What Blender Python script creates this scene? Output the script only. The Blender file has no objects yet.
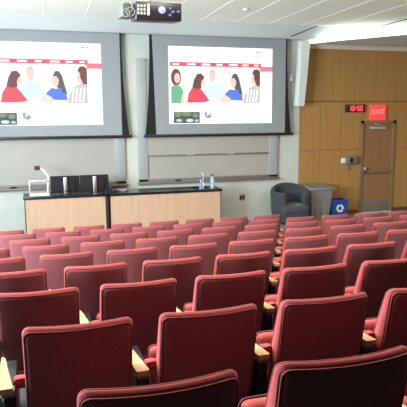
import bpy, bmesh, math, random
from mathutils import Vector, Matrix
random.seed(7)
S = bpy.context.scene
C = S.collection

# ------------------------------------------------------------------ camera
cam_d = bpy.data.cameras.new('camera')
cam = bpy.data.objects.new('camera', cam_d)
C.objects.link(cam)
F = Vector((0.27731722, 0.9487211, -0.15173472))
R = Vector((0.95949322, -0.28163663, -0.00731952))
U = Vector((0.04967824, 0.14355861, 0.98839415))
EYE = 2.532
cam.matrix_world = Matrix(((R.x, U.x, -F.x, 0), (R.y, U.y, -F.y, 0), (R.z, U.z, -F.z, EYE), (0, 0, 0, 1)))
cam_d.sensor_width = 36.0
cam_d.lens = 560.0 / 407.0 * 36.0
cam_d.clip_start = 0.05
S.camera = cam

# ------------------------------------------------------------------ world, exposure, large lights
w = bpy.data.worlds.new('world')
S.world = w
w.use_nodes = True
w.node_tree.nodes['Background'].inputs[0].default_value = (0.62, 0.74, 0.9, 1)
w.node_tree.nodes['Background'].inputs[1].default_value = 0.6
S.view_settings.view_transform = 'Standard'
S.view_settings.look = 'None'
S.view_settings.gamma = 1
S.view_settings.exposure = 0.32
S.view_settings.use_curve_mapping = False


def area(name, loc, rot, sx, sy, power, col, spread=180):
    d = bpy.data.lights.new(name, 'AREA')
    d.shape = 'RECTANGLE'
    d.size = sx
    d.size_y = sy
    d.energy = power
    d.color = col
    d.spread = math.radians(spread)
    o = bpy.data.objects.new(name, d)
    o.location = loc
    o.rotation_euler = [math.radians(a) for a in rot]
    C.objects.link(o)
    return o


# daylight through the three windows of the left wall (out of frame)
WINY = (4.6, 7.2, 9.8)
WPOW = {4.6: 820, 7.2: 480, 9.8: 90}
for wy in WINY:
    # the two nearer window lamps are aimed upwards to add light on the ceiling
    area('window_daylight', (-3.93, wy, 2.55), (0, -90 if wy > 9 else -112, 0), 1.9, 1.9, WPOW[wy],
         (0.62, 0.78, 1.0) if wy > 9 else (0.80, 0.88, 0.98))
# recessed ceiling fixtures (out of frame, above the seats)
LAMPS = [(-1.6, 6.6), (1.6, 6.6), (4.8, 6.6), (-1.6, 3.6), (1.6, 3.6), (4.8, 3.6), (8.0, 6.6), (8.0, 3.6)]
for lx, ly in LAMPS:
    area('ceiling_fixture_light', (lx, ly, 4.585), (0, 0, 0), 1.1, 0.25, 30 if ly > 5 else 135, (1.0, 0.86, 0.72))
# skylight shaft in front of the panelled wall
area('skylight_light', (8.9, 12.55, 5.55), (0, 0, 0), 4.2, 0.5, 260, (0.95, 1.0, 0.97))


# ------------------------------------------------------------------ materials
def mat(name, col, rough=0.6, metal=0.0, noise=0.0, nscale=30.0, sheen=0.0, spec=0.5, bump=0.0, bscale=200.0,
        emit=None, estr=1.0, trans=0.0, coat=0.0, sheen_col=None):
    m = bpy.data.materials.new(name)
    m.use_nodes = True
    nt = m.node_tree
    b = nt.nodes['Principled BSDF']
    b.inputs['Base Color'].default_value = (*col, 1)
    b.inputs['Roughness'].default_value = rough
    b.inputs['Metallic'].default_value = metal
    b.inputs['Specular IOR Level'].default_value = spec
    b.inputs['Sheen Weight'].default_value = sheen
    b.inputs['Sheen Roughness'].default_value = 0.4
    if sheen_col:
        b.inputs['Sheen Tint'].default_value = (*sheen_col, 1)
    b.inputs['Coat Weight'].default_value = coat
    b.inputs['Transmission Weight'].default_value = trans
    if emit:
        b.inputs['Emission Color'].default_value = (*emit, 1)
        b.inputs['Emission Strength'].default_value = estr
    tc = nt.nodes.new('ShaderNodeTexCoord')
    if noise > 0:
        n = nt.nodes.new('ShaderNodeTexNoise')
        n.inputs['Scale'].default_value = nscale
        n.inputs['Detail'].default_value = 4
        r = nt.nodes.new('ShaderNodeValToRGB')
        r.color_ramp.elements[0].position = 0.3
        r.color_ramp.elements[1].position = 0.7
        r.color_ramp.elements[0].color = (*[c * (1 - noise) for c in col], 1)
        r.color_ramp.elements[1].color = (*[min(1, c * (1 + noise)) for c in col], 1)
        nt.links.new(tc.outputs['Object'], n.inputs['Vector'])
        nt.links.new(n.outputs['Fac'], r.inputs['Fac'])
        nt.links.new(r.outputs['Color'], b.inputs['Base Color'])
    if bump > 0:
        n2 = nt.nodes.new('ShaderNodeTexNoise')
        n2.inputs['Scale'].default_value = bscale
        bp = nt.nodes.new('ShaderNodeBump')
        bp.inputs['Strength'].default_value = bump
        bp.inputs['Distance'].default_value = 0.002
        nt.links.new(tc.outputs['Object'], n2.inputs['Vector'])
        nt.links.new(n2.outputs['Fac'], bp.inputs['Height'])
        nt.links.new(bp.outputs['Normal'], b.inputs['Normal'])
    return m


def wood(name, c1, c2, rough=0.45, scale=(9, 9, 0.7), spec=0.4):
    m = bpy.data.materials.new(name)
    m.use_nodes = True
    nt = m.node_tree
    b = nt.nodes['Principled BSDF']
    b.inputs['Roughness'].default_value = rough
    b.inputs['Specular IOR Level'].default_value = spec
    tc = nt.nodes.new('ShaderNodeTexCoord')
    mp = nt.nodes.new('ShaderNodeMapping')
    mp.inputs['Scale'].default_value = scale
    n = nt.nodes.new('ShaderNodeTexNoise')
    n.inputs['Scale'].default_value = 2.0
    n.inputs['Detail'].default_value = 6
    n.inputs['Distortion'].default_value = 0.6
    r = nt.nodes.new('ShaderNodeValToRGB')
    r.color_ramp.elements[0].position = 0.35
    r.color_ramp.elements[1].position = 0.68
    r.color_ramp.elements[0].color = (*c1, 1)
    r.color_ramp.elements[1].color = (*c2, 1)
    nt.links.new(tc.outputs['Object'], mp.inputs['Vector'])
    nt.links.new(mp.outputs['Vector'], n.inputs['Vector'])
    nt.links.new(n.outputs['Fac'], r.inputs['Fac'])
    nt.links.new(r.outputs['Color'], b.inputs['Base Color'])
    return m


M = dict(
    wall=mat('painted_wall', (0.52, 0.555, 0.50), 0.8, noise=0.03, nscale=3),
    rear=mat('dark_bounce_absorber', (0.05, 0.045, 0.045), 0.95, noise=0.1),  # dark tone for unseen rear surfaces, chosen to cut bounce on near seat backs
    ceil=mat('ceiling_tile', (0.86, 0.90, 0.79), 0.9, noise=0.03, nscale=60),
    band=mat('ceiling_bulkhead', (0.62, 0.68, 0.66), 0.85, noise=0.02, nscale=4),
    strip=mat('ceiling_strip', (0.95, 0.96, 0.90), 0.6),
    black=mat('black_plastic', (0.012, 0.012, 0.014), 0.35),
    matte=mat('black_fabric', (0.008, 0.008, 0.009), 0.9),
    carpet=mat('dark_carpet', (0.018, 0.018, 0.022), 0.95, noise=0.25, nscale=90),
    floor=mat('floor_vinyl', (0.22, 0.20, 0.18), 0.6, noise=0.1, nscale=8),
    fabric=mat('maroon_upholstery', (0.30, 0.054, 0.054), 0.85, noise=0.10, nscale=140, sheen=0.16,
               sheen_col=(1.0, 0.50, 0.42), spec=0.2, bump=0.4, bscale=500),
    fabric_back=mat('maroon_back_upholstery', (0.225, 0.080, 0.086), 0.9, noise=0.12, nscale=140, sheen=0.12,
                    sheen_col=(1.0, 0.5, 0.6), spec=0.15, bump=0.4, bscale=500),
    piping=mat('maroon_piping', (0.19, 0.04, 0.04), 0.85, sheen=0.0, sheen_col=(1.0, 0.5, 0.5), noise=0.05),
    maple=wood('pale_maple', (0.47, 0.31, 0.20), (0.52, 0.35, 0.235)),
    armwood=wood('beech_armrest', (0.40, 0.24, 0.11), (0.50, 0.32, 0.16), 0.4, (3, 1, 3)),
    oak=wood('oak_panelling', (0.345, 0.193, 0.060), (0.395, 0.23, 0.076), 0.5, (5, 5, 0.25)),
    oakgap=mat('panel_groove', (0.10, 0.055, 0.02), 0.8),
    doorwood=wood('door_veneer', (0.25, 0.130, 0.058), (0.29, 0.155, 0.072), 0.45, (12, 12, 0.5)),
    doorframe=mat('door_frame_bronze', (0.22, 0.145, 0.07), 0.6, noise=0.04),
    trim=mat('cream_trim', (0.62, 0.58, 0.46), 0.6),
    steel=mat('brushed_steel', (0.60, 0.60, 0.60), 0.35, 0.9),
    dullsteel=mat('dull_steel', (0.20, 0.185, 0.165), 0.5, 0.3),
    alu=mat('satin_aluminium', (0.36, 0.39, 0.38), 0.5, 0.1),
    board=mat('whiteboard_surface', (0.36, 0.35, 0.315), 0.4, noise=0.03, nscale=2),
    screen=mat('screen_fabric', (0.27, 0.295, 0.295), 0.9),
    counter=mat('black_counter', (0.012, 0.012, 0.014), 0.18, spec=0.6, noise=0.3, nscale=120),
    darkgap=mat('dark_edge', (0.03, 0.018, 0.014), 0.6),
    white=mat('white_plastic', (0.75, 0.76, 0.74), 0.4),
    offwhite=mat('off_white_paint', (0.62, 0.66, 0.62), 0.5),
    brass=mat('brass_plate', (0.30, 0.27, 0.14), 0.4, 0.4),
    greyfab=mat('slate_upholstery', (0.032, 0.037, 0.044), 0.9, noise=0.15, nscale=80, sheen=0.2),
    greyfab2=mat('slate_seat_upholstery', (0.045, 0.053, 0.062), 0.9, noise=0.15, nscale=80, sheen=0.2),
    bin=mat('grey_bin_plastic', (0.20, 0.21, 0.20), 0.5, noise=0.04),
    bluebin=mat('blue_bin_plastic', (0.015, 0.06, 0.32), 0.4),
    post=mat('black_metal', (0.010, 0.011, 0.014), 0.35, 0.3),
    postgrey=mat('blue_grey_metal', (0.16, 0.20, 0.25), 0.35, 0.5),
    bottle=mat('water_bottle', (0.50, 0.66, 0.76), 0.12, trans=0.35),
    glass=mat('clear_plastic', (0.30, 0.48, 0.72), 0.1, trans=0.4),
    green=mat('green_cap', (0.03, 0.12, 0.07), 0.4),
    darkbay=mat('connector_bay_grey', (0.07, 0.085, 0.075), 0.6),
    lens=mat('projector_lamp', (0.1, 0.1, 0.3), 0.2, emit=(0.42, 0.52, 1.0), estr=0.9),
    lens2=mat('projector_indicator', (0.05, 0.05, 0.2), 0.2, emit=(0.2, 0.28, 0.8), estr=0.28),
    label=mat('white_label', (0.36, 0.37, 0.36), 0.6),
    exitred=mat('exit_sign_face', (0.5, 0.02, 0.02), 0.4, emit=(1.0, 0.045, 0.05), estr=0.95),
    exitlet=mat('exit_sign_letters', (0.8, 0.2, 0.2), 0.4, emit=(1.0, 0.22, 0.20), estr=1.0),
    digit=mat('clock_digits', (0.8, 0.05, 0.1), 0.4, emit=(1.0, 0.07, 0.12), estr=1.4),
    led=mat('lamp_diffuser', (0.9, 0.9, 0.9), 0.5, emit=(1.0, 0.95, 0.85), estr=3.0),
)


def em(name, col, s=1.0):
    m = bpy.data.materials.new(name)
    m.use_nodes = True
    nt = m.node_tree
    b = nt.nodes['Principled BSDF']
    b.inputs['Base Color'].default_value = (0.05, 0.05, 0.05, 1)
    b.inputs['Roughness'].default_value = 0.9
    b.inputs['Specular IOR Level'].default_value = 0.1
    b.inputs['Emission Color'].default_value = (*col, 1)
    b.inputs['Emission Strength'].default_value = s
    return m


# ------------------------------------------------------------------ mesh helpers
class MB:
    def __init__(self):
        self.v = []
        self.f = []
        self.m = []
        self.s = []

    def add(self, vs, fs, mi=0, smooth=False):
        o = len(self.v)
        self.v += [tuple(p) for p in vs]
        for f in fs:
            self.f.append([i + o for i in f])
            self.m.append(mi)
            self.s.append(smooth)
        return self

    def box(self, x0, x1, y0, y1, z0, z1, mi=0, bev=0.0):
        bm = bmesh.new()
        bmesh.ops.create_cube(bm, size=1)
        for v in bm.verts:
            v.co = Vector(((x0 + x1) / 2 + v.co.x * (x1 - x0), (y0 + y1) / 2 + v.co.y * (y1 - y0),
                           (z0 + z1) / 2 + v.co.z * (z1 - z0)))
        if bev > 0:
            bmesh.ops.bevel(bm, geom=list(bm.edges), offset=bev, segments=2, affect='EDGES', profile=0.5)
        bm.verts.index_update()
        self.add([v.co.copy() for v in bm.verts], [[v.index for v in f.verts] for f in bm.faces], mi, bev > 0)
        bm.free()
        return self

    def prism(self, pts, axis, a, b, mi=0):
        """polygon pts (2-D) extruded along axis from a to b"""
        n = len(pts)

        def mk(p, t):
            if axis == 'x':
                return (t, p[0], p[1])
            if axis == 'y':
                return (p[0], t, p[1])
            return (p[0], p[1], t)
        vs = [mk(p, a) for p in pts] + [mk(p, b) for p in pts]
        fs = [list(range(n))[::-1], list(range(n, 2 * n))]
        fs += [[i, (i + 1) % n, n + (i + 1) % n, n + i] for i in range(n)]
        return self.add(vs, fs, mi)

    def tube(self, pts, r, n=8, mi=0, closed=False, cap=True):
        pts = [Vector(p) for p in pts]
        rings = []
        N = len(pts)
        up = None
        for i, p in enumerate(pts):
            if closed:
                t = pts[(i + 1) % N] - pts[i - 1]
            else:
                t = pts[min(i + 1, N - 1)] - pts[max(i - 1, 0)]
            t.normalize()
            if up is None:
                up = Vector((0, 0, 1)) if abs(t.z) < 0.9 else Vector((1, 0, 0))
            a = (up - t * up.dot(t)).normalized()
            up = a
            b = t.cross(a)
            rr = r[i] if isinstance(r, (list, tuple)) else r
            rings.append([p + (a * math.cos(2 * math.pi * k / n) + b * math.sin(2 * math.pi * k / n)) * rr for k in range(n)])
        vs = [v for ring in rings for v in ring]
        fs = []
        for i in range(N if closed else N - 1):
            j = (i + 1) % N
            for k in range(n):
                fs.append([i * n + k, i * n + (k + 1) % n, j * n + (k + 1) % n, j * n + k])
        if cap and not closed:
            fs.append(list(range(n))[::-1])
            fs.append([(N - 1) * n + k for k in range(n)])
        return self.add(vs, fs, mi, True)

    def lathe(self, prof, cx, cy, n=20, mi=0):
        vs = []
        for (r, z) in prof:
            vs += [(cx + r * math.cos(2 * math.pi * k / n), cy + r * math.sin(2 * math.pi * k / n), z) for k in range(n)]
        fs = []
        for i in range(len(prof) - 1):
            for k in range(n):
                fs.append([i * n + k, i * n + (k + 1) % n, (i + 1) * n + (k + 1) % n, (i + 1) * n + k])
        fs.append(list(range(n))[::-1])
        fs.append([(len(prof) - 1) * n + k for k in range(n)])
        return self.add(vs, fs, mi, True)

    def build(self, name, mats, parent=None, loc=(0, 0, 0)):
        me = bpy.data.meshes.new(name)
        me.from_pydata(self.v, [], self.f)
        if not isinstance(mats, (list, tuple)):
            mats = [mats]
        for m in mats:
            me.materials.append(m)
        for p, mi, s in zip(me.polygons, self.m, self.s):
            p.material_index = mi
            p.use_smooth = s
        me.update()
        bm = bmesh.new()
        bm.from_mesh(me)
        bmesh.ops.recalc_face_normals(bm, faces=bm.faces)
        bm.to_mesh(me)
        bm.free()
        o = bpy.data.objects.new(name, me)
        o.location = loc
        if parent:
            o.parent = parent
        C.objects.link(o)
        return o


def thing(name, label, cat, loc=(0, 0, 0), rz=0, group=None):
    o = bpy.data.objects.new(name, None)
    o.empty_display_size = 0.1
    o.location = loc
    o.rotation_euler = (0, 0, rz)
    C.objects.link(o)
    o['label'] = label
    o['category'] = cat
    if group:
        o['group'] = group
    return o


def tag(o, label, cat, group=None):
    o['label'] = label
    o['category'] = cat
    if group:
        o['group'] = group
    return o


def struct(o):
    o['kind'] = 'structure'
    return o


def sempty(name, loc=(0, 0, 0)):
    o = bpy.data.objects.new(name, None)
    o.location = loc
    C.objects.link(o)
    o['kind'] = 'structure'
    return o


def text_mesh(txt, size, depth=0.002):
    cu = bpy.data.curves.new('lettering', 'FONT')
    cu.body = txt
    cu.size = size
    cu.extrude = depth
    cu.align_x = 'CENTER'
    cu.align_y = 'CENTER'
    o = bpy.data.objects.new('lettering', cu)
    C.objects.link(o)
    bpy.context.view_layer.update()
    me = bpy.data.meshes.new_from_object(o)
    bpy.data.objects.remove(o)
    bpy.data.curves.remove(cu)
    return me


WY = 12.9          # front wall plane
CZ = 4.62          # ceiling
XL, XR, YB = -4.0, 10.6, -3.0

# lattice of the seating
X0, Y0, PITCH, DEP, DROP, SHIFT = 1.163, 3.317, 0.606, 0.9117, 0.1111, 0.427


def row_floor(r):
    return max(0.0, 0.6668 - DROP * r) + (0.022 if r <= -2 else 0.0)


# ------------------------------------------------------------------ structure
f = MB()
f.box(XL, XR, Y0 + 6 * DEP - 0.28, WY + 0.1, -0.15, 0.0, 0)
o = struct(f.build('floor', [M['floor']]))
f = MB()
for r in range(-6, 6):
    f.box(XL, XR, Y0 + r * DEP - 0.28, Y0 + (r + 1) * DEP - 0.28, -0.15, row_floor(r), 0)
struct(f.build('floor', [M['carpet']]))

# front wall: painted part and panelled part
f = MB()
f.box(XL, 6.28, WY, WY + 0.12, 0, 5.7, 0)
f.box(6.28, XR, WY + 0.0, WY + 0.12, 4.18, 5.7, 0)
struct(f.build('wall_front', [M['wall']]))

f = MB()
f.box(6.28, 8.12, WY + 0.02, WY + 0.12, 0, 4.2, 0)
f.box(8.98, XR, WY + 0.02, WY + 0.12, 0, 4.2, 0)
f.box(8.12, 8.98, WY + 0.02, WY + 0.12, 2.36, 4.2, 0)
xs_up = [6.28, 6.62, 7.2, 7.83, 8.42, 9.05, 9.62, 10.2, XR]
for a, b in zip(xs_up[:-1], xs_up[1:]):
    f.box(a + 0.004, b - 0.004, WY - 0.005, WY + 0.02, 2.92, 4.2, 1)
xs_lo = [6.28, 6.86, 7.45, 8.03]
for (z0, z1) in ((0.1, 1.68), (1.69, 2.90)):
    for a, b in zip(xs_lo[:-1], xs_lo[1:]):
        f.box(a + 0.004, b - 0.004, WY - 0.005, WY + 0.02, z0, z1, 1)
    for a, b in ((9.08, 9.62), (9.62, 10.2), (10.2, XR)):
        f.box(a + 0.004, b - 0.004, WY - 0.005, WY + 0.02, z0, z1, 1)
f.box(8.034, 9.076, WY - 0.005, WY + 0.02, 2.42, 2.90, 1)
struct(f.build('wall_front', [M['oakgap'], M['oak']]))
struct(MB().box(6.28, 8.03, WY - 0.02, WY + 0.01, 0, 0.1).box(9.08, XR, WY - 0.02, WY + 0.01, 0, 0.1)
       .build('baseboard_front', M['oakgap']))
# cream cornice above the panelling
struct(MB().box(6.42, XR, WY - 0.05, WY, 4.19, 4.25).box(6.42, XR, WY - 0.075, WY, 4.25, 4.285).build('trim_1', M['trim']))
# horizontal soffit cut on the diagonal
MBs = MB().prism([(6.45, 12.88), (10.6, 12.88), (10.6, 8.2), (7.76, 10.95), (6.9, 12.1)], 'z', 4.287, 4.297)

# side and back walls
f = MB()
f.box(XL - 0.15, XL, YB, WY + 0.12, 0, 1.55)
f.box(XL - 0.15, XL, YB, WY + 0.12, 3.55, 5.7)
f.box(XL, XL + 0.03, YB, 3.3, 0, 4.6, 1)  # added dark lining on the unseen rear stretch, keeps bounce off near seats
ys = [YB] + [q for wy in WINY for q in (wy - 1.0, wy + 1.0)] + [WY + 0.12]
for a, b in zip(ys[0::2], ys[1::2]):
    f.box(XL - 0.15, XL, a, b, 1.55, 3.55)
struct(f.build('wall_left', [M['wall'], M['rear']]))
for i, wy in enumerate(WINY):
    wr = sempty('window_%d' % (i + 1), (XL, wy, 1.55))
    q = MB()
    for (a, b, c, d) in ((-1, -0.94, 0, 2), (0.94, 1, 0, 2), (-0.94, 0.94, 0, 0.06), (-0.94, 0.94, 1.94, 2), (-0.02, 0.02, 0.06, 1.94)):
        q.box(-0.12, -0.06, a, b, c, d)
    q.build('window_frame', M['alu'], wr)
struct(MB().box(XR, XR + 0.12, YB, WY + 0.12, 0, 5.7).build('wall_right', M['oak']))
struct(MB().box(XL, XR, YB - 0.12, YB, 0, 5.7).build('wall_back', M['rear']))

# ceiling
f = MB()
FY = 12.22
f.box(XL, XR, 2.9, FY, CZ, CZ + 0.1, 0)
struct(MB().box(XL, XR, YB, 2.9, CZ - 0.5, CZ + 0.1).build('ceiling', M['rear']))  # added unseen dark soffit over the rear, blocks ceiling bounce on near backs
XE = 6.75
f.add([(XL, FY, CZ), (XE, FY, CZ), (XE, 12.70, 4.385), (XL, 12.70, 4.385),
       (XL, FY, CZ + 0.1), (XE, FY, CZ + 0.1), (XE, 12.70, 4.485), (XL, 12.70, 4.485)],
      [[0, 1, 2, 3], [4, 5, 6, 7], [0, 1, 5, 4], [3, 2, 6, 7], [1, 2, 6, 5], [0, 3, 7, 4]], 1)
f.box(XL, 6.5, 12.70, WY, 4.385, 4.485, 1)
f.box(XL, XR, FY - 0.3, WY + 0.12, 5.6, 5.7, 2)
f.box(XL, XR, FY - 0.1, FY, CZ + 0.1, 5.6, 2)
struct(f.build('ceiling', [M['ceil'], M['band'], M['white']]))
# light tile strips and dark air slots set in the ceiling
k = 0
x = 3.51 - 0.82 * 9
f = MB()
while x < XR - 0.1:
    if x > XL:
        f.box(x - 0.018, x + 0.018, 2.9, FY, CZ - 0.004, CZ)
    x += 0.82
struct(f.build('trim_2', M['strip']))
f = MB()
f.box(7.80, 7.86, 9.4, FY - 0.25, CZ - 0.006, CZ)
sl = lambda y: CZ + (y - FY) * (4.385 - CZ) / (12.70 - FY) - 0.003
f.add([(6.38, 12.17, sl(12.17)), (6.43, 12.17, sl(12.17)), (5.93, 12.62, sl(12.62)), (5.86, 12.62, sl(12.62))], [[0, 1, 2, 3]])
struct(f.build('trim_3', M['matte']))
struct(MBs.build('trim_4', M['band']))

# ------------------------------------------------------------------ ceiling lamps over the seats
for lx, ly in LAMPS:
    side = 'left' if lx < 0 else ('middle' if lx < 3 else ('right' if lx < 6 else 'far right'))
    t = thing('ceiling_light', 'recessed linear ceiling lamp, %s of the %s line above the seats' % (side, 'front' if ly > 5 else 'rear'),
              'ceiling light', (lx, ly, CZ), group='recessed ceiling lamps')
    MB().box(-0.6, 0.6, -0.17, 0.17, -0.03, 0.0).build('housing', M['white'], t)
    MB().box(-0.56, 0.56, -0.13, 0.13, -0.033, -0.03).build('diffuser', M['led'], t)

# small round detector on the ceiling
t = thing('smoke_detector', 'small round detector on the ceiling above the right screen', 'detector', (4.02, 10.68, CZ))
MB().lathe([(0.05, -0.03), (0.06, -0.012), (0.065, 0.0)], 0, 0).build('cover', M['white'], t)
MB().lathe([(0.018, -0.036), (0.02, -0.03)], 0, 0, 12).build('sensor', M['alu'], t)

# ------------------------------------------------------------------ projection screens
PG = {}


def pm(key, col, s=1.0):
    if key not in PG:
        PG[key] = em('projected_' + key, col, s)
    return PG[key]


PGK = ['white', 'red', 'redpale', 'skin', 'hairbrown', 'hairdark', 'shirtred', 'shirtblue', 'paleblue', 'stripe', 'frame',
       'warmwall', 'green', 'darkpic', 'foliage', 'logo', 'peach']
PGM = [pm('white', (1, 1, 1), 1.08), pm('red', (0.74, 0.055, 0.10)), pm('redpale', (0.85, 0.17, 0.20)), pm('skin', (0.86, 0.55, 0.44)),
       pm('hairbrown', (0.14, 0.035, 0.035)), pm('hairdark', (0.07, 0.07, 0.10)), pm('shirtred', (0.68, 0.05, 0.08)),
       pm('shirtblue', (0.07, 0.18, 0.70)), pm('paleblue', (0.60, 0.76, 0.86)), pm('stripe', (0.50, 0.52, 0.52)),
       pm('frame', (0.85, 0.66, 0.56)), pm('warmwall', (0.96, 0.90, 0.86)), pm('green', (0.13, 0.42, 0.22)),
       pm('darkpic', (0.04, 0.06, 0.08)), pm('foliage', (0.16, 0.26, 0.10)), pm('logo', (0.18, 0.33, 0.30)),
       pm('peach', (0.90, 0.72, 0.66))]


def ell(cx, cz, rx, rz, n=16, a0=0, a1=360):
    return [(cx + rx * math.cos(math.radians(a0 + (a1 - a0) * i / n)), cz + rz * math.sin(math.radians(a0 + (a1 - a0) * i / n))) for i in range(n)]


def page(mb, px0, px1, pz0, pz1, y, umin=0.0):
    """the projected web page; u right, v down, both 0..1"""
    W_ = px1 - px0
    H_ = pz1 - pz0
    lay = [0]

    def poly(pts, k):
        lay[0] += 1
        yy = y - 0.0004 * lay[0]
        q = [(px0 + max(umin, u) * W_, yy, pz1 - v * H_) for u, v in pts]
        mb.add(q, [list(range(len(q)))], PGK.index(k))

    def rect(u0, v0, u1, v1, k):
        if u1 > umin:
            poly([(u0, v0), (u1, v0), (u1, v1), (u0, v1)], k)

    rect(0, 0, 1, 1, 'white')
    rect(0.86, 0.238, 1.0, 0.305, 'redpale')
    rect(0.015, 0.20, 0.885, 0.252, 'red')
    for i, u in enumerate((0.035, 0.17, 0.31, 0.45, 0.57, 0.70, 0.815)):
        rect(u, 0.216, u + (0.065, 0.08, 0.08, 0.055, 0.085, 0.06, 0.045)[i], 0.236, 'white')
    rect(0.835, 0.045, 0.865, 0.062, 'redpale')
    rect(0.875, 0.045, 0.895, 0.062, 'redpale')
    # photograph of five people
    P0, P1, Q0, Q1 = 0.02, 0.875, 0.268, 0.73

    def g(a, b):
        return (P0 + a * (P1 - P0), Q0 + b * (Q1 - Q0))

    def G(k, *ab):
        poly([g(a, b) for a, b in ab], k)

    def E(k, *p):
        poly([g(a, b) for a, b in ell(*p)], k)
    rect(P0, Q0, P1, Q1, 'warmwall')
    for a in (0.16, 0.27, 0.38, 0.62, 0.74, 0.85):
        G('frame', (a, 0.02), (a + 0.010, 0.02), (a + 0.010, 0.38), (a, 0.38))
    G('frame', (0.14, 0.37), (0.85, 0.40), (0.85, 0.43), (0.14, 0.40))
    G('peach', (0.06, 1.0), (0.95, 1.0), (0.80, 0.84), (0.40, 0.80))
    # man in pale blue standing behind
    G('paleblue', (0.35, 0.86), (0.37, 0.50), (0.43, 0.40), (0.49, 0.40), (0.555, 0.48), (0.585, 0.66), (0.60, 0.86))
    E('skin', 0.455, 0.24, 0.035, 0.165)
    G('stripe', (0.418, 0.20), (0.425, 0.08), (0.455, 0.03), (0.485, 0.08), (0.492, 0.20), (0.480, 0.13), (0.43, 0.13))
    G('stripe', (0.436, 0.20), (0.452, 0.20), (0.452, 0.225), (0.436, 0.225))
    G('stripe', (0.460, 0.20), (0.476, 0.20), (0.476, 0.225), (0.460, 0.225))
    # woman in green at the left
    E('hairbrown', 0.055, 0.28, 0.055, 0.24)
    G('green', (0.0, 1.0), (0.0, 0.55), (0.05, 0.48), (0.10, 0.52), (0.135, 0.68), (0.12, 1.0))
    E('skin', 0.068, 0.30, 0.032, 0.14)
    G('skin', (0.10, 0.98), (0.12, 0.74), (0.14, 0.74), (0.135, 0.98))
    # person in red, seen from behind over the shoulder
    G('shirtred', (0.17, 0.98), (0.19, 0.72), (0.23, 0.56), (0.30, 0.52), (0.34, 0.64), (0.39, 0.82), (0.42, 0.93), (0.36, 0.97))
    G('hairbrown', (0.23, 0.56), (0.25, 0.34), (0.285, 0.18), (0.33, 0.16), (0.365, 0.26), (0.355, 0.34), (0.33, 0.42), (0.33, 0.58), (0.28, 0.60))
    G('skin', (0.335, 0.36), (0.362, 0.30), (0.372, 0.40), (0.362, 0.50), (0.335, 0.54))
    # woman in blue
    G('hairdark', (0.665, 0.30), (0.69, 0.16), (0.725, 0.15), (0.755, 0.28), (0.775, 0.50), (0.80, 0.76), (0.74, 0.74), (0.70, 0.55))
    G('shirtblue', (0.59, 0.90), (0.60, 0.72), (0.65, 0.60), (0.70, 0.62), (0.74, 0.60), (0.79, 0.74), (0.80, 0.92))
    G('hairdark', (0.725, 0.40), (0.76, 0.40), (0.79, 0.74), (0.755, 0.72))
    G('skin', (0.665, 0.30), (0.70, 0.28), (0.725, 0.38), (0.715, 0.52), (0.69, 0.58), (0.672, 0.52), (0.658, 0.42))
    G('skin', (0.55, 0.93), (0.565, 0.80), (0.61, 0.78), (0.66, 0.86), (0.65, 0.95))
    G('peach', (0.57, 0.90), (0.60, 0.80), (0.63, 0.90))
    # person in the striped top seen from behind
    G('stripe', (0.80, 1.0), (0.82, 0.78), (0.86, 0.58), (0.93, 0.48), (1.0, 0.48), (1.0, 1.0))
    for a in (0.84, 0.875, 0.91, 0.945):
        G('white', (a, 0.97), (a + 0.012, 0.97), (a + 0.032, 0.60), (a + 0.020, 0.60))
    G('skin', (0.895, 0.30), (0.92, 0.14), (0.95, 0.30), (0.95, 0.48), (0.91, 0.46))
    G('hairbrown', (0.905, 0.14), (0.93, 0.03), (0.97, 0.02), (1.0, 0.08), (1.0, 0.50), (0.96, 0.50), (0.93, 0.30), (0.93, 0.20))
    # small picture and logo
    rect(0.04, 0.845, 0.285, 0.99, 'darkpic')
    for u, v, ru, rv, k_ in ((0.08, 0.88, 0.03, 0.03, 'foliage'), (0.16, 0.875, 0.05, 0.025, 'foliage'), (0.245, 0.89, 0.03, 0.03, 'foliage'),
                            (0.09, 0.955, 0.03, 0.02, 'stripe'), (0.19, 0.955, 0.035, 0.02, 'paleblue'), (0.255, 0.96, 0.02, 0.018, 'stripe')):
        poly([(a, b) for a, b in ell(u, v, ru, rv)], k_)
    poly([(0.33, 0.845), (0.36, 0.85), (0.35, 0.90), (0.385, 0.865), (0.40, 0.91), (0.37, 0.935), (0.335, 0.91)], 'logo')
    rect(0.335, 0.945, 0.395, 0.952, 'stripe')


def proj_screen(label, xa, xb, pa, pb):
    """xa..xb fabric edges at the top, page pa..pb"""
    t = thing('projection_screen', label, 'projection screen', ((xa + xb) / 2, 12.76, 2.10))
    cx = (xa + xb) / 2
    a, b = xa - cx, xb - cx
    MB().prism([(a + 0.05, 2.28), (b - 0.03, 2.28), (b - 0.03, 0.04), (a + 0.11, 0.04), (a + 0.06, 1.2)], 'y', -0.004, 0.004).build('screen_surface', M['screen'], t)
    n = 12
    lf, rt = [], []
    for i in range(n + 1):
        v = i / n
        q = 0.13 * v ** 2.2
        lf.append((a - q, 2.28 - 2.23 * v))
        rt.append((b + q, 2.28 - 2.23 * v))
    MB().prism(lf + [(a + 0.12, 0.05), (a + 0.06, 2.28)], 'y', -0.006, 0.006).build('side_border', M['matte'], t)
    MB().prism(rt + [(b - 0.035, 0.05), (b - 0.035, 2.28)], 'y', -0.006, 0.006).build('side_border', M['matte'], t)
    MB().box(a - 0.17, b + 0.19, -0.03, 0.03, -0.01, 0.055, bev=0.01).build('bottom_bar', M['black'], t)
    q = MB()
    page(q, pa - cx, pb - cx, 2.39 - 2.10, 4.14 - 2.10, -0.012)
    q.build('projected_image', PGM, t)
    return t


proj_screen('large projection screen over the left whiteboard and computers, showing a web page', -1.62, 1.86, -1.14, 1.41)
proj_screen('large projection screen over the right whiteboard, nearest the wood wall, showing a web page', 2.49, 5.86, 2.92, 5.47)


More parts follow.
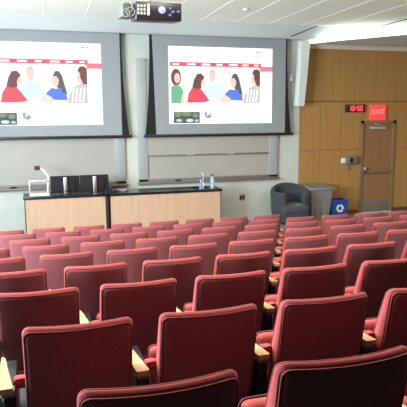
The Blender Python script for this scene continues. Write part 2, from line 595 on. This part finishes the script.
# ------------------------------------------------------------------ whiteboards
def whiteboard(label, xa, xb, za, zm, zb):
    t = thing('whiteboard', label, 'whiteboard', ((xa + xb) / 2, WY, za))
    w2 = (xb - xa) / 2
    h = zb - za
    m = zm - za
    MB().box(-w2, -w2 + 0.22, -0.06, 0, 0, h, bev=0.008).build('side_frame', M['alu'], t)
    MB().box(w2 - 0.24, w2, -0.06, 0, 0, h, bev=0.008).build('side_frame', M['alu'], t)
    MB().box(-w2 + 0.22, w2 - 0.24, -0.025, 0, 0.05, m, 0).build('lower_panel', M['board'], t)
    u = MB().box(-w2 + 0.22, w2 - 0.24, -0.05, -0.027, m, h - 0.06, 0).build('upper_panel', M['board'], t)
    r = MB().box(-w2 + 0.22, w2 - 0.24, -0.058, -0.05, m - 0.01, m + 0.03, 0, 0.002).build('panel_rail', M['dullsteel'], t)
    for hx in (-0.5, 0.5):
        MB().box(hx - 0.09, hx + 0.09, -0.075, -0.058, m + 0.0, m + 0.035, 0, 0.004).build('handle', M['alu'], r)
    MB().box(-w2, w2, -0.03, 0, h - 0.06, h).build('top_frame', M['alu'], t)
    MB().box(-w2 - 0.03, w2 + 0.03, -0.13, 0.0, -0.05, -0.01, 0, 0.004).box(-w2, w2, -0.06, 0, -0.01, 0.06, 0, 0.004).build('pen_tray', M['dullsteel'], t)
    return t


whiteboard('long pale whiteboard behind the computer desk, under the left screen', -1.9, 1.90, 1.04, 3.0, 3.85)
whiteboard('whiteboard with sliding panels behind the sink counter, under the right screen', 2.20, 5.69, 1.06, 1.65, 3.85)


def eraser(x, z, label, wdt=0.14):
    t = thing('board_eraser', label, 'eraser', (x, 12.81, z))
    MB().box(-wdt / 2, wdt / 2, -0.025, 0.025, 0, 0.018, 0, 0.003).build('felt_pad', M['matte'], t)
    MB().box(-wdt / 2, wdt / 2, -0.025, 0.025, 0.018, 0.04, 0, 0.004).build('handle', M['black'], t)


eraser(-0.58, 1.03, 'black eraser on the tray of the left whiteboard')
eraser(3.12, 1.05, 'black eraser on the tray of the right whiteboard', 0.11)

# ------------------------------------------------------------------ front desks
DY0, DY1, DH = 11.86, 12.55, 0.945


def desk(name, label, xa, xb, seams, sink=None):
    t = thing(name, label, 'desk', ((xa + xb) / 2, (DY0 + DY1) / 2, 0))
    w2 = (xb - xa) / 2
    d2 = (DY1 - DY0) / 2
    MB().box(-w2 + 0.03, w2 - 0.03, -d2 + 0.04, d2 - 0.03, 0.0, DH - 0.05, 0).build('body', M['darkgap'], t)
    cuts = [-w2 + 0.04] + [s - (xa + xb) / 2 for s in seams] + [w2 - 0.04]
    for a, b in zip(cuts[:-1], cuts[1:]):
        MB().box(a + 0.0008, b - 0.0008, -d2 + 0.025, -d2 + 0.045, 0.02, DH - 0.052, 0, 0).build('front_panel', M['maple'], t)
    # end panels
    MB().box(-w2 + 0.02, -w2 + 0.04, -d2 + 0.03, d2 - 0.03, 0, DH - 0.05).build('end_panel', M['darkgap'] if sink is None else M['darkgap'], t)
    MB().box(w2 - 0.04, w2 - 0.02, -d2 + 0.03, d2 - 0.03, 0, DH - 0.05).build('end_panel', M['darkgap'], t)
    q = MB()
    if sink:
        a, b, c, d = sink
        cx, cy = (xa + xb) / 2, (DY0 + DY1) / 2
        a -= cx
        b -= cx
        c -= cy
        d -= cy
        q.box(-w2, a, -d2, d2, DH - 0.05, DH)
        q.box(b, w2, -d2, d2, DH - 0.05, DH)
        q.box(a, b, -d2, c, DH - 0.05, DH)
        q.box(a, b, d, d2, DH - 0.05, DH)
    else:
        q.box(-w2, w2, -d2, d2, DH - 0.05, DH, 0, 0.006)
    q.build('worktop', M['counter'], t)
    if sink:
        z0, z1 = DH - 0.2, DH - 0.005
        s = MB().box(a, b, c, d, z0 - 0.01, z0)
        s.box(a, a + 0.012, c, d, z0, z1).box(b - 0.012, b, c, d, z0, z1).box(a, b, c, c + 0.012, z0, z1).box(a, b, d - 0.012, d, z0, z1)
        s.build('sink_basin', M['black'], t)
        fx, fy = (b - 0.06), d + 0.05
        fq = MB()
        fx = 3.54 - cx
        fy = 12.12 - cy
        fq.lathe([(0.028, DH), (0.028, DH + 0.015), (0.014, DH + 0.03), (0.014, DH + 0.2), (0.017, DH + 0.21), (0.017, DH + 0.24), (0.010, DH + 0.25)], fx, fy, 14)
        fq.tube([(fx, fy, DH + 0.19), (fx, fy, DH + 0.30), (fx - 0.015, fy + 0.015, DH + 0.335), (fx - 0.05, fy + 0.05, DH + 0.345),
                 (fx - 0.075, fy + 0.085, DH + 0.33), (fx - 0.08, fy + 0.09, DH + 0.29)], 0.012, 10)
        fo = fq.build('faucet', M['steel'], t)
        MB().box(fx - 0.05, fx + 0.05, fy - 0.008, fy + 0.008, DH + 0.13, DH + 0.145, 0, 0.004).build('tap_handle', M['steel'], fo)
    return t


desk('computer_desk', 'left front desk with black top and pale wood front, carrying the monitors', -0.36, 1.345, (1.24,))
desk('sink_counter', 'long right front counter with black top, pale wood front and sink', 1.375, 3.91, (1.78, 2.20, 2.62, 3.03, 3.44), (3.30, 3.68, 12.05, 12.42))
# dark upright between the desks belongs to the left unit
for o_ in list(C.objects):
    if o_.name == 'computer_desk':
        MB().box(0.84, 0.868, -0.335, 0.30, 0, DH - 0.05).build('side_panel', M['darkgap'], o_)


# computer monitors, seen from behind
def monitor(label, x, y, wd=0.60):
    t = thing('computer_monitor', label, 'monitor', (x, y, DH), group=None)
    a = wd / 2
    MB().box(-a, a, 0.0, 0.035, 0.03, 0.39, 0, 0.003).box(-a + 0.1, a - 0.1, -0.03, 0.0, 0.07, 0.32, 0, 0.01).build('display_housing', M['matte'], t)
    MB().box(-0.038, 0.038, -0.075, -0.035, 0.015, 0.37, 0, 0.012).build('stand_column', M['steel'], t)
    MB().lathe([(0.012, 0), (0.012, 0.004)], 0, 0, 10)
    MB().lathe([(0.12, 0.0), (0.12, 0.008), (0.05, 0.016)], 0, -0.03, 24).build('stand_base', M['black'], t)
    # round cable hole low on the column
    q = MB()
    q.tube([(0, -0.078, 0.07), (0, -0.073, 0.07)], 0.018, 12)
    q.build('cable_hole', M['matte'], t)
    return t


monitor('black monitor on silver stand, beside the document camera', 0.50, 12.12)
monitor('black monitor on silver stand, beside the small black desk phone', 1.11, 12.12)

# document camera
t = thing('document_camera', 'white document camera with raised arm at left end of desk', 'document camera', (-0.03, 12.14, DH))
MB().box(-0.20, 0.20, -0.14, 0.14, 0, 0.055, 0, 0.012).build('base', M['white'], t)
MB().tube([(-0.19, -0.12, 0.05), (-0.19, -0.12, 0.30), (-0.185, -0.12, 0.33)], 0.012, 8).build('lamp_post', M['white'], t)
MB().tube([(0.17, 0.0, 0.05), (0.19, 0.0, 0.35), (0.19, 0, 0.40), (0.10, 0, 0.52), (-0.03, 0, 0.62)], [0.026, 0.024, 0.024, 0.020, 0.018], 10).build('arm', M['white'], t)
MB().box(-0.08, 0.03, -0.045, 0.035, 0.53, 0.62, 0, 0.014).build('camera_head', M['darkgap'], t)
MB().tube([(-0.19, -0.12, 0.31), (-0.05, -0.12, 0.32), (0.13, -0.12, 0.31), (0.185, -0.06, 0.31)], 0.013, 8).build('lamp_bar', M['white'], t)
MB().box(-0.15, 0.15, -0.1, 0.1, 0.055, 0.06, 0, 0.001).build('stage', M['board'], t)

# keyboard-sized things on the desk
t = thing('desk_phone', 'small black phone on the counter beside the right monitor', 'phone', (1.51, 12.2, DH))
MB().prism([(-0.09, 0.0), (0.09, 0.0), (0.09, 0.07), (-0.09, 0.03)], 'x', -0.085, 0.085).build('body', M['black'], t)
MB().tube([(-0.055, -0.085, 0.065), (-0.055, -0.05, 0.085), (-0.055, 0.05, 0.10), (-0.055, 0.085, 0.11)], [0.026, 0.016, 0.016, 0.026], 10).build('handset', M['black'], t)
tag(MB().tube([(1.62, 12.30, DH + 0.012), (1.72, 12.20, DH + 0.012), (1.84, 12.28, DH + 0.012), (1.80, 12.40, DH + 0.012), (1.66, 12.42, DH + 0.012), (1.6, 12.36, DH + 0.012)], 0.010, 8)
    .build('cable', M['alu']), 'grey cable coiled on the counter right of the phone', 'cable')
t = thing('computer_mouse', 'small dark mouse on the desk in front of right monitor', 'mouse', (1.24, 11.98, DH))
MB().lathe([(0.03, 0.0), (0.034, 0.01), (0.03, 0.022), (0.015, 0.032)], 0, 0, 14).build('shell', M['black'], t)
MB().tube([(0, 0.0, 0.032), (0, 0.02, 0.030)], 0.004, 6).build('wheel', M['brass'], t)
t = thing('marker_pen', 'yellowish marker lying on desk below the right monitor', 'marker', (1.13, 11.93, DH + 0.009))
MB().tube([(-0.07, 0, 0), (0.03, 0.01, 0)], 0.009, 8).build('barrel', M['brass'], t)
MB().tube([(0.03, 0.01, 0), (0.07, 0.014, 0)], 0.0095, 8).build('cap', M['black'], t)

# bottles by the sink
t = thing('water_bottle', 'tall pale bottle with green cap right of the sink faucet', 'bottle', (3.74, 12.06, DH))
MB().lathe([(0.045, 0), (0.05, 0.02), (0.05, 0.17), (0.044, 0.21), (0.028, 0.26), (0.026, 0.275)], 0, 0, 18).build('body', M['bottle'], t)
MB().lathe([(0.032, 0.275), (0.033, 0.28), (0.033, 0.315), (0.028, 0.325)], 0, 0, 16).build('cap', M['green'], t)
t = thing('soap_bottle', 'small clear blue bottle left of the sink faucet', 'bottle', (3.44, 11.96, DH))
MB().lathe([(0.038, 0), (0.042, 0.02), (0.042, 0.11), (0.03, 0.14), (0.014, 0.155), (0.014, 0.17)], 0, 0, 16).build('body', M['glass'], t)
MB().lathe([(0.018, 0.17), (0.018, 0.185), (0.006, 0.19), (0.006, 0.215)], 0, 0, 12).tube([(0, 0, 0.212), (-0.035, 0, 0.212)], 0.006, 8).build('pump', M['white'], t)

# wall outlet
t = thing('wall_outlet', 'brass double outlet plate low on wall right of the counter', 'outlet', (4.765, WY, 0.50))
MB().box(-0.075, 0.075, -0.012, 0, 0, 0.15, 0, 0.003).build('cover_plate', M['brass'], t)
for dx in (-0.035, 0.035):
    MB().box(dx - 0.018, dx + 0.018, -0.015, -0.012, 0.03, 0.12, 0, 0.001).build('socket', M['matte'], t)

# ------------------------------------------------------------------ column loudspeaker
t = thing('column_loudspeaker', 'tall white column loudspeaker on wall right of the screens', 'loudspeaker', (6.22, WY, 2.79))
q = MB()
N = 14
vs = []
fs = []
for i in range(N + 1):
    v = i / N
    z = 1.53 * v
    xo = 0.10 * v ** 1.5 - 0.045
    tw = 0.115 + 0.025 * v
    yf = -0.36 + 0.06 * math.sin(v * math.pi) * -1
    yf = -0.30 - 0.05 * math.sin(v * math.pi)
    for (a, b) in ((-tw, yf + 0.06), (-tw + 0.03, yf), (tw - 0.03, yf), (tw, yf + 0.06), (tw, yf + 0.16), (-tw, yf + 0.16)):
        vs.append((xo + a, b, z))
for i in range(N):
    for k in range(6):
        fs.append([i * 6 + k, i * 6 + (k + 1) % 6, i * 6 + 6 + (k + 1) % 6, i * 6 + 6 + k])
fs += [[5, 4, 3, 2, 1, 0], [N * 6 + k for k in range(6)]]
q.add(vs, fs, 0, False)
q.build('cabinet', M['offwhite'], t)
MB().box(-0.05, 0.05, -0.20, 0, 0.25, 0.33).box(0.0, 0.1, -0.20, 0, 1.2, 1.28).build('wall_bracket', M['alu'], t)
t = thing('wall_control', 'small white control box between right screen and column loudspeaker', 'control box', (6.02, WY, 3.40))
MB().box(-0.05, 0.05, -0.05, 0, 0, 0.15, 0, 0.006).build('housing', M['white'], t)
MB().box(-0.025, 0.025, -0.054, -0.05, 0.09, 0.12).build('faceplate', M['alu'], t)

# ------------------------------------------------------------------ door in the wood wall
d = sempty('door_1', (8.55, WY, 0))
q = MB().box(-0.43, 0.43, 0.0, 0.05, 0.01, 2.34).build('door_leaf', M['doorwood'], d)
q = MB()
q.box(-0.52, -0.43, -0.03, 0.06, 0, 2.42, 0, 0.004).box(0.43, 0.52, -0.03, 0.06, 0, 2.42, 0, 0.004).box(-0.52, 0.52, -0.03, 0.06, 2.34, 2.42, 0, 0.004)
q.build('door_frame', M['doorframe'], d)
MB().box(-0.415, 0.415, -0.006, 0.0, 0.03, 0.33, 0, 0.001).build('kick_plate', M['dullsteel'], d)
q = MB().box(-0.42, 0.40, -0.075, -0.045, 1.06, 1.12, 0, 0.006).box(-0.42, -0.34, -0.075, 0, 1.04, 1.15, 0, 0.008).box(0.34, 0.40, -0.06, 0, 1.055, 1.125, 0, 0.006)
q.build('push_bar', M['dullsteel'], d)
MB().box(-0.42, -0.36, -0.10, -0.02, 1.15, 1.22, 0, 0.008).build('door_handle', M['alu'], d)
MB().box(-0.26, 0.20, -0.07, 0, 2.20, 2.27, 0, 0.008).tube([(0.1, -0.06, 2.27), (0.02, -0.16, 2.29), (-0.16, -0.04, 2.35)], 0.01, 6).build('door_closer', M['alu'], d)
MB().box(-0.44, 0.44, -0.10, 0.05, 0, 0.012).build('threshold', M['white'], d)

# exit sign
t = thing('exit_sign', 'glowing red exit sign on the wall above the door', 'sign', (8.49, WY, 2.44))
MB().box(-0.22, 0.22, -0.07, 0, 0, 0.38, 0, 0.006).build('housing', M['exitred'], t)
me = text_mesh('EXIT', 0.19, 0.003)
me.materials.append(M['exitlet'])
tx = bpy.data.objects.new('lettering', me)
C.objects.link(tx)
tx.parent = t
tx.location = (0, -0.073, 0.20)
tx.rotation_euler = (math.radians(90), 0, 0)
# digital clock
t = thing('digital_clock', 'black wall clock with red digits left of the exit sign', 'clock', (7.83, WY, 2.64))
MB().box(-0.28, 0.28, -0.06, 0, 0, 0.19, 0, 0.008).build('housing', M['black'], t)
SEG = {'1': 'bc', '0': 'abcdef', '5': 'afgcd', '2': 'abged'}
q = MB()
dx = -0.2
for ch in '10:50':
    if ch == ':':
        for zz in (0.07, 0.115):
            q.box(dx + 0.0, dx + 0.018, -0.064, -0.06, zz, zz + 0.018)
        dx += 0.045
        continue
    sw, sh, th = 0.07, 0.055, 0.016
    segs = dict(a=(0, sw, 2 * sh, 2 * sh + th), g=(0, sw, sh, sh + th), d=(0, sw, 0, th), f=(0, th, sh, 2 * sh + th), e=(0, th, 0, sh + th),
                b=(sw - th, sw, sh, 2 * sh + th), c=(sw - th, sw, 0, sh + th))
    for s_ in SEG[ch]:
        a, b, c_, d_ = segs[s_]
        q.box(dx + a, dx + b, -0.064, -0.06, 0.032 + c_, 0.032 + d_)
    dx += 0.095
q.build('digits', M['digit'], t)

# wall device left of the door
t = thing('wall_intercom', 'dark wall box with white side box left of the door', 'intercom', (7.74, WY, 1.30))
MB().box(-0.13, 0.18, -0.12, 0, 0.02, 0.22, 0, 0.015).build('dark_housing', M['dullsteel'], t)
MB().box(-0.06, 0.02, -0.135, -0.12, 0.06, 0.18, 0, 0.01).build('handset', M['matte'], t)
MB().box(-0.26, -0.15, -0.08, 0, 0.04, 0.17, 0, 0.01).build('side_box', M['white'], t)
MB().tube([(-0.05, -0.03, 0.02), (-0.05, -0.03, -0.16)], 0.007, 6).tube([(0.01, -0.03, 0.02), (0.01, -0.03, -0.16)], 0.007, 6).build('conduit', M['dullsteel'], t)

# ------------------------------------------------------------------ tub armchair
t = thing('tub_armchair', 'grey upholstered tub armchair at the wall beside the bin', 'armchair', (5.78, 12.30, 0), math.radians(-3))


def tub(r0, r1, n=28):
    vs, fs = [], []
    A0, A1 = math.radians(-58), math.radians(238)
    for i in range(n + 1):
        a = A0 + (A1 - A0) * i / n
        back = max(0.0, math.sin(a))
        top = 0.74 + 0.18 * back ** 0.8
        bulge = 0.02
        for (r, z) in ((r1 - 0.03, 0.06), (r1, 0.3), (r1 + bulge, top - 0.05), (r1 - 0.01, top - 0.01), ((r0 + r1) / 2, top + 0.012),
                       (r0 + 0.015, top - 0.012), (r0, top - 0.05), (r0 + 0.01, 0.3), (r0 + 0.02, 0.06)):
            vs.append((math.cos(a) * r * 1.04, math.sin(a) * r * 0.92, z))
    m = 9
    for i in range(n):
        for k in range(m):
            fs.append([i * m + k, i * m + (k + 1) % m, (i + 1) * m + (k + 1) % m, (i + 1) * m + k])
    fs.append(list(range(m)))
    fs.append([n * m + k for k in range(m)])
    return MB().add(vs, fs, 0, True)


tub(0.345, 0.445).build('curved_back', M['greyfab'], t)
q = MB()
q.box(-0.32, 0.32, -0.40, 0.28, 0.27, 0.45, 0, 0.045)
q.build('seat_cushion', M['greyfab2'], t)
MB().box(-0.31, 0.31, -0.37, 0.28, 0.06, 0.27, 0, 0.01).build('seat_base', M['greyfab'], t)
for a, b in ((-0.28, -0.28), (0.28, -0.28), (-0.25, 0.25), (0.25, 0.25)):
    MB().lathe([(0.018, 0), (0.026, 0.06)], a, b, 10).build('leg', M['matte'], t)

# ------------------------------------------------------------------ bins
t = thing('waste_bin', 'tall grey waste bin between the armchair and the blue bin', 'bin', (6.66, 12.56, 0))


def taper(w0, d0, w1, d1, z0, z1):
    vs = [(s * w_ / 2, t_ * d_ / 2, z) for (w_, d_, z) in ((w0, d0, z0), (w1, d1, z1)) for (s, t_) in ((-1, -1), (1, -1), (1, 1), (-1, 1))]
    return vs, [[3, 2, 1, 0], [4, 5, 6, 7], [0, 1, 5, 4], [1, 2, 6, 5], [2, 3, 7, 6], [3, 0, 4, 7]]


q = MB()
q.add(*taper(0.46, 0.34, 0.58, 0.44, 0, 0.74))
for dx in (-0.16, 0.0, 0.16):
    q.box(dx - 0.012, dx + 0.012, -0.215, -0.17, 0.08, 0.66, 0, 0.004)
q.build('body', M['bin'], t)
q = MB().box(-0.34, 0.34, -0.26, 0.24, 0.73, 0.80, 0, 0.015)
q.add([(-0.31, -0.23, 0.795), (0.31, -0.23, 0.795), (0.29, 0.21, 0.86), (-0.29, 0.21, 0.86), (-0.31, 0.23, 0.795), (0.31, 0.23, 0.795)],
      [[0, 1, 2, 3], [3, 2, 5, 4], [0, 3, 4], [1, 5, 2]])
q.build('lid', M['bin'], t)
t = thing('recycling_bin', 'small blue recycling bin with white symbol beside the grey bin', 'bin', (7.21, 12.60, 0))
q = MB()
q.add(*taper(0.40, 0.26, 0.47, 0.34, 0, 0.42))
q.build('body', M['bluebin'], t)
MB().box(-0.25, 0.25, -0.185, -0.16, 0.40, 0.455, 0, 0.005).box(-0.25, 0.25, 0.16, 0.185, 0.40, 0.455, 0, 0.005).box(-0.25, -0.225, -0.16, 0.16, 0.40, 0.455, 0, 0.005).box(0.225, 0.25, -0.16, 0.16, 0.40, 0.455, 0, 0.005).build('rim', M['bluebin'], t)
q = MB()
for k in range(3):       # three chasing arrows
    a0 = math.radians(90 + 120 * k)
    pts_o, pts_i = [], []
    for i in range(7):
        a = a0 - math.radians(84) * i / 6
        pts_o.append((0.10 * math.cos(a), 0.10 * math.sin(a)))
        pts_i.append((0.058 * math.cos(a), 0.058 * math.sin(a)))
    ae = a0 - math.radians(84)
    head = [(0.122 * math.cos(ae), 0.122 * math.sin(ae)), (0.08 * math.cos(ae - 0.52), 0.08 * math.sin(ae - 0.52)), (0.036 * math.cos(ae), 0.036 * math.sin(ae))]
    q.prism([(x_ + 0.02, z_ + 0.24) for x_, z_ in pts_o + head + pts_i[::-1]], 'y', -0.167, -0.155)
o_ = q.build('recycling_symbol', M['white'], t)

# ------------------------------------------------------------------ ceiling projector
t = thing('video_projector', 'black projector hanging from the ceiling at top of view', 'projector', (1.115, 5.70, 3.475))
t.rotation_euler = (math.radians(5), 0, 0)
MB().box(-0.17, 0.28, -0.22, 0.10, 0.0, 0.17, 0, 0.012).build('housing', M['black'], t)
MB().box(-0.29, -0.17, -0.18, 0.2, 0.03, 0.15, 0, 0.01).build('connector_bay', M['darkbay'], t)
q = MB()
for a, b, rr in ((-0.245, 0.11, 0.05), (-0.215, 0.07, 0.04), (-0.26, 0.06, 0.035)):
    q.tube([(a + rr * math.cos(i * math.pi / 8), -0.2, b + rr * math.sin(i * math.pi / 8)) for i in range(16)], 0.005, 6, closed=True)
q.build('cable_loop', M['bin'], t)
q = MB()
for i in range(3):
    for j in range(3):
        q.box(-0.155 + i * 0.03, -0.135 + i * 0.03, -0.224, -0.22, 0.05 + j * 0.033, 0.075 + j * 0.033)
q.box(-0.06, -0.035, -0.224, -0.22, 0.045, 0.15)
q.build('label', M['label'], t)
q = MB()
q.tube([(0.085, -0.235, 0.10), (0.085, -0.21, 0.10)], [0.03, 0.04], 18)
q.build('lamp_port', M['lens'], t)
q = MB()
for a, b in ((0.165, 0.115), (0.165, 0.055), (0.195, 0.085), (0.245, 0.09)):
    q.tube([(a, -0.228, b), (a, -0.21, b)], 0.014, 10)
q.build('indicator', M['lens2'], t)
MB().tube([(0.0, 0.02, 0.17), (0.0, 0.02, 1.13)], 0.025, 12).box(-0.12, 0.12, -0.1, 0.14, 1.13, 1.15).build('ceiling_mount', M['white'], t)

# ------------------------------------------------------------------ auditorium seats
TZ = 0.863
RECL = 0.20        # forward shift per metre downward


def roundrect(w, h, rt, rb, n=6):
    pts = []
    for (cx, cz, r, a) in ((w / 2 - rt, h / 2 - rt, rt, 0), (-w / 2 + rt, h / 2 - rt, rt, 90),
                           (-w / 2 + rb, -h / 2 + rb, rb, 180), (w / 2 - rb, -h / 2 + rb, rb, 270)):
        for i in range(n + 1):
            t_ = math.radians(a + 90 * i / n)
            pts.append((cx + r * math.cos(t_), cz + r * math.sin(t_)))
    # refine the long runs so that the curved plan can show
    out = []
    for i, p in enumerate(pts):
        q_ = pts[(i + 1) % len(pts)]
        L_ = math.hypot(q_[0] - p[0], q_[1] - p[1])
        k_ = max(1, int(L_ / 0.05))
        for j in range(k_):
            out.append((p[0] + (q_[0] - p[0]) * j / k_, p[1] + (q_[1] - p[1]) * j / k_))
    return out


def backy(x, z, sag=0.045):
    return RECL * (TZ - z) - sag * (1 - (x / 0.25) ** 2)


def pad(w, z0, z1, rt, rb, rings, sag=0.045):
    """rings: (scale, inset, depth(z)) from centre of rear face round to centre of front face"""
    h = z1 - z0
    zc = (z0 + z1) / 2
    vs, fs = [], []
    n = None
    for ri, (sc, ins, dep) in enumerate(rings):
        ol = roundrect(w - 2 * ins, h - 2 * ins, max(0.006, rt - ins), max(0.006, rb - ins))
        if n is None:
            n = len(roundrect(w, h, rt, rb))
            base = roundrect(w, h, rt, rb)
        # use the base outline moved inwards so that every ring has the same count
        ol = []
        for (x_, z_) in base:
            fx_ = (w / 2 - ins) / (w / 2)
            fz_ = (h / 2 - ins) / (h / 2)
            ol.append((x_ * fx_ * sc, z_ * fz_ * sc))
        for (x_, z_) in ol:
            zz = zc + z_
            vs.append((x_, backy(x_, zz, sag) + dep(zz), zz))
    m = len(rings)
    for i in range(m - 1):
        for k_ in range(n):
            fs.append([i * n + k_, i * n + (k_ + 1) % n, (i + 1) * n + (k_ + 1) % n, (i + 1) * n + k_])
    fs.append(list(range(n)))
    fs.append([(m - 1) * n + k_ for k_ in range(n)][::-1])
    return MB().add(vs, fs, 0, True)


def thick(z):
    t_ = (TZ - z) / 0.5
    return 0.047 + 0.085 * min(1, max(0, t_)) ** 0.7


def edge_loop(w, z0, z1, rt, rb, ins, dep, r):
    h = z1 - z0
    zc = (z0 + z1) / 2
    pts = []
    for (x_, z_) in roundrect(w - 2 * ins, h - 2 * ins, max(0.01, rt - ins * 0.5), rb):
        zz = zc + z_
        pts.append((x_, backy(x_, zz) + dep(zz), zz))
    return pts, r


def make_seat():
    root = thing('auditorium_seat', 'x', 'seat')
    W_ = 0.478
    z0, z1 = 0.36, TZ + 0.004
    rt, rb = 0.034, 0.05
    c = 0.0
    rings = [(0.02, 0, lambda z: 0.0), (0.5, 0, lambda z: 0.0), (0.85, 0, lambda z: 0.0), (1, 0.022, lambda z: 0.0), (1, 0.008, lambda z: 0.006),
             (1, 0.0, lambda z: 0.018), (1, -0.002, lambda z: thick(z) * 0.5), (1, 0.0, lambda z: thick(z) - 0.02),
             (1, 0.010, lambda z: thick(z) - 0.004), (1, 0.028, lambda z: thick(z)), (0.8, 0, lambda z: thick(z) + 0.012), (0.4, 0, lambda z: thick(z) + 0.016),
             (0.02, 0, lambda z: thick(z) + 0.016)]
    br = pad(W_, z0, z1, rt, rb, rings).build('backrest', M['fabric'], root)
    # slightly proud rear panel
    rp = [(0.02, 0, lambda z: -0.010), (0.5, 0, lambda z: -0.010), (0.9, 0, lambda z: -0.010), (1, 0.008, lambda z: -0.009), (1, 0, lambda z: -0.002), (1, 0, lambda z: 0.012),
          (0.02, 0, lambda z: 0.012)]
    pad(W_ - 0.018, z0 + 0.01, z1 - 0.017, 0.028, 0.04, rp).build('rear_panel', M['fabric_back'], root)
    q = MB()
    pts, r = edge_loop(W_, z0, z1 - 0.008, rt, rb, 0.004, lambda z: 0.012, 0.003)
    q.tube(pts, r, 6, closed=True)
    pts, r = edge_loop(W_ - 0.013, z0 + 0.006, z1 - 0.014, 0.030, 0.04, 0.0, lambda z: -0.003, 0.003)
    q.tube(pts, r, 6, closed=True)
    pts, r = edge_loop(W_, z0, z1, rt, rb, 0.003, lambda z: thick(z) - 0.012, 0.0035)
    q.tube(pts, r, 6, closed=True)
    q.build('piping', M['piping'], root)
    # tipped up seat cushion in front of the backrest
    q = MB()
    bm = bmesh.new()
    bmesh.ops.create_cube(bm, size=1)
    for v in bm.verts:
        v.co = Vector((v.co.x * 0.475, v.co.y * 0.40, v.co.z * 0.095))
    bmesh.ops.bevel(bm, geom=list(bm.edges), offset=0.035, segments=3, affect='EDGES', profile=0.5)
    mtx = Matrix.Translation((0, 0.30, 0.375)) @ Matrix.Rotation(math.radians(76), 4, 'X') @ Matrix.Translation((0, 0, 0))
    bm.transform(mtx)
    bm.verts.index_update()
    q.add([v.co.copy() for v in bm.verts], [[v.index for v in f_.verts] for f_ in bm.faces], 0, True)
    bm.free()
    sc = q.build('seat_cushion', M['fabric'], root)
    q = MB()
    lp = []
    for (x_, y_) in roundrect(0.48, 0.405, 0.04, 0.04):
        v = mtx @ Vector((x_, y_, -0.028))
        lp.append(v)
    q.tube(lp, 0.004, 6, closed=True)
    q.build('piping', M['piping'], sc)
    add_arm(root, -PITCH / 2)
    return root


def add_arm(root, ax, pad_=True):
    q = MB()
    # plan: rounded slab of beech, tapering towards the front
    pl = [(-0.050, 0.036), (-0.046, 0.030), (0.006, 0.030), (0.012, 0.037), (0.000, 0.12), (-0.018, 0.24), (-0.034, 0.36), (-0.044, 0.385), (-0.054, 0.385), (-0.055, 0.30), (-0.055, 0.10)]
    q.prism([(ax + a_, b_) for a_, b_ in pl], 'z', 0.568, 0.592)
    q.build('armrest', M['armwood'], root)
    q = MB()
    q.box(ax - 0.035, ax + 0.020, 0.085, 0.40, 0.03, 0.566, 0, 0.006)
    q.box(ax - 0.04, ax + 0.035, 0.06, 0.42, 0.0, 0.03, 0, 0.006)
    q.build('side_standard', M['post'], root)
    q = MB()
    q.box(ax - 0.040, ax + 0.018, 0.06, 0.12, 0.535, 0.568, 0, 0.006)
    q.build('armrest_bracket', M['postgrey'], root)
    if pad_:
        q = MB()
        q.box(ax + 0.006, ax + 0.075, 0.125, 0.19, 0.535, 0.586, 0, 0.018)
        w_ = q.build('side_wing', M['fabric'], root)
        q = MB()
        q.tube([(ax + 0.008, 0.128, 0.545), (ax + 0.009, 0.128, 0.568), (ax + 0.015, 0.128, 0.580), (ax + 0.03, 0.13, 0.585), (ax + 0.072, 0.13, 0.585)], 0.003, 6)
        q.build('piping', M['piping'], w_)


def kids(o_):
    return [c_ for c_ in C.objects if c_.parent == o_]


proto = make_seat()
PARTS = [(c_, kids(c_)) for c_ in kids(proto)]


def copy_seat():
    r_ = proto.copy()
    C.objects.link(r_)
    for p_, subs in PARTS:
        n_ = p_.copy()
        C.objects.link(n_)
        n_.parent = r_
        for s_ in subs:
            d_ = s_.copy()
            C.objects.link(d_)
            d_.parent = n_
    return r_


ROWS = {-2: (0, 2), -1: (-1, 2), 0: (-2, 2), 1: (-3, 3), 2: (-4, 3), 3: (-5, 3), 4: (-5, 4), 5: (-6, 4), 6: (-7, 0)}
ORD = ['first', 'second', 'third', 'fourth', 'fifth', 'sixth', 'seventh', 'eighth', 'ninth', 'tenth', 'eleventh', 'twelfth']
ROWN = {-2: 'nearest row', -1: 'second nearest row', 0: 'third nearest row', 1: 'fourth nearest row',
        2: 'fifth nearest row', 3: 'fourth row from the front', 4: 'third row from the front', 5: 'second row from the front',
        6: 'frontmost row facing the desk'}
first = True
for r in sorted(ROWS):
    a, b = ROWS[r]
    for i, c_ in enumerate(range(a, b + 1)):
        if first:
            s = proto
            first = False
        else:
            s = copy_seat()
        s.location = (X0 + c_ * PITCH + r * SHIFT, Y0 + r * DEP, row_floor(r))
        n = b - a
        if i == 0:
            pos = 'leftmost in view'
        elif i == n:
            pos = 'rightmost in view'
        else:
            pos = ORD[i] + ' from left edge'
        s['label'] = 'maroon tip-up seat, %s, %s' % (ROWN[r], pos)
        s['group'] = 'maroon auditorium seats'
        if i == n:
            add_arm(s, PITCH / 2, False)
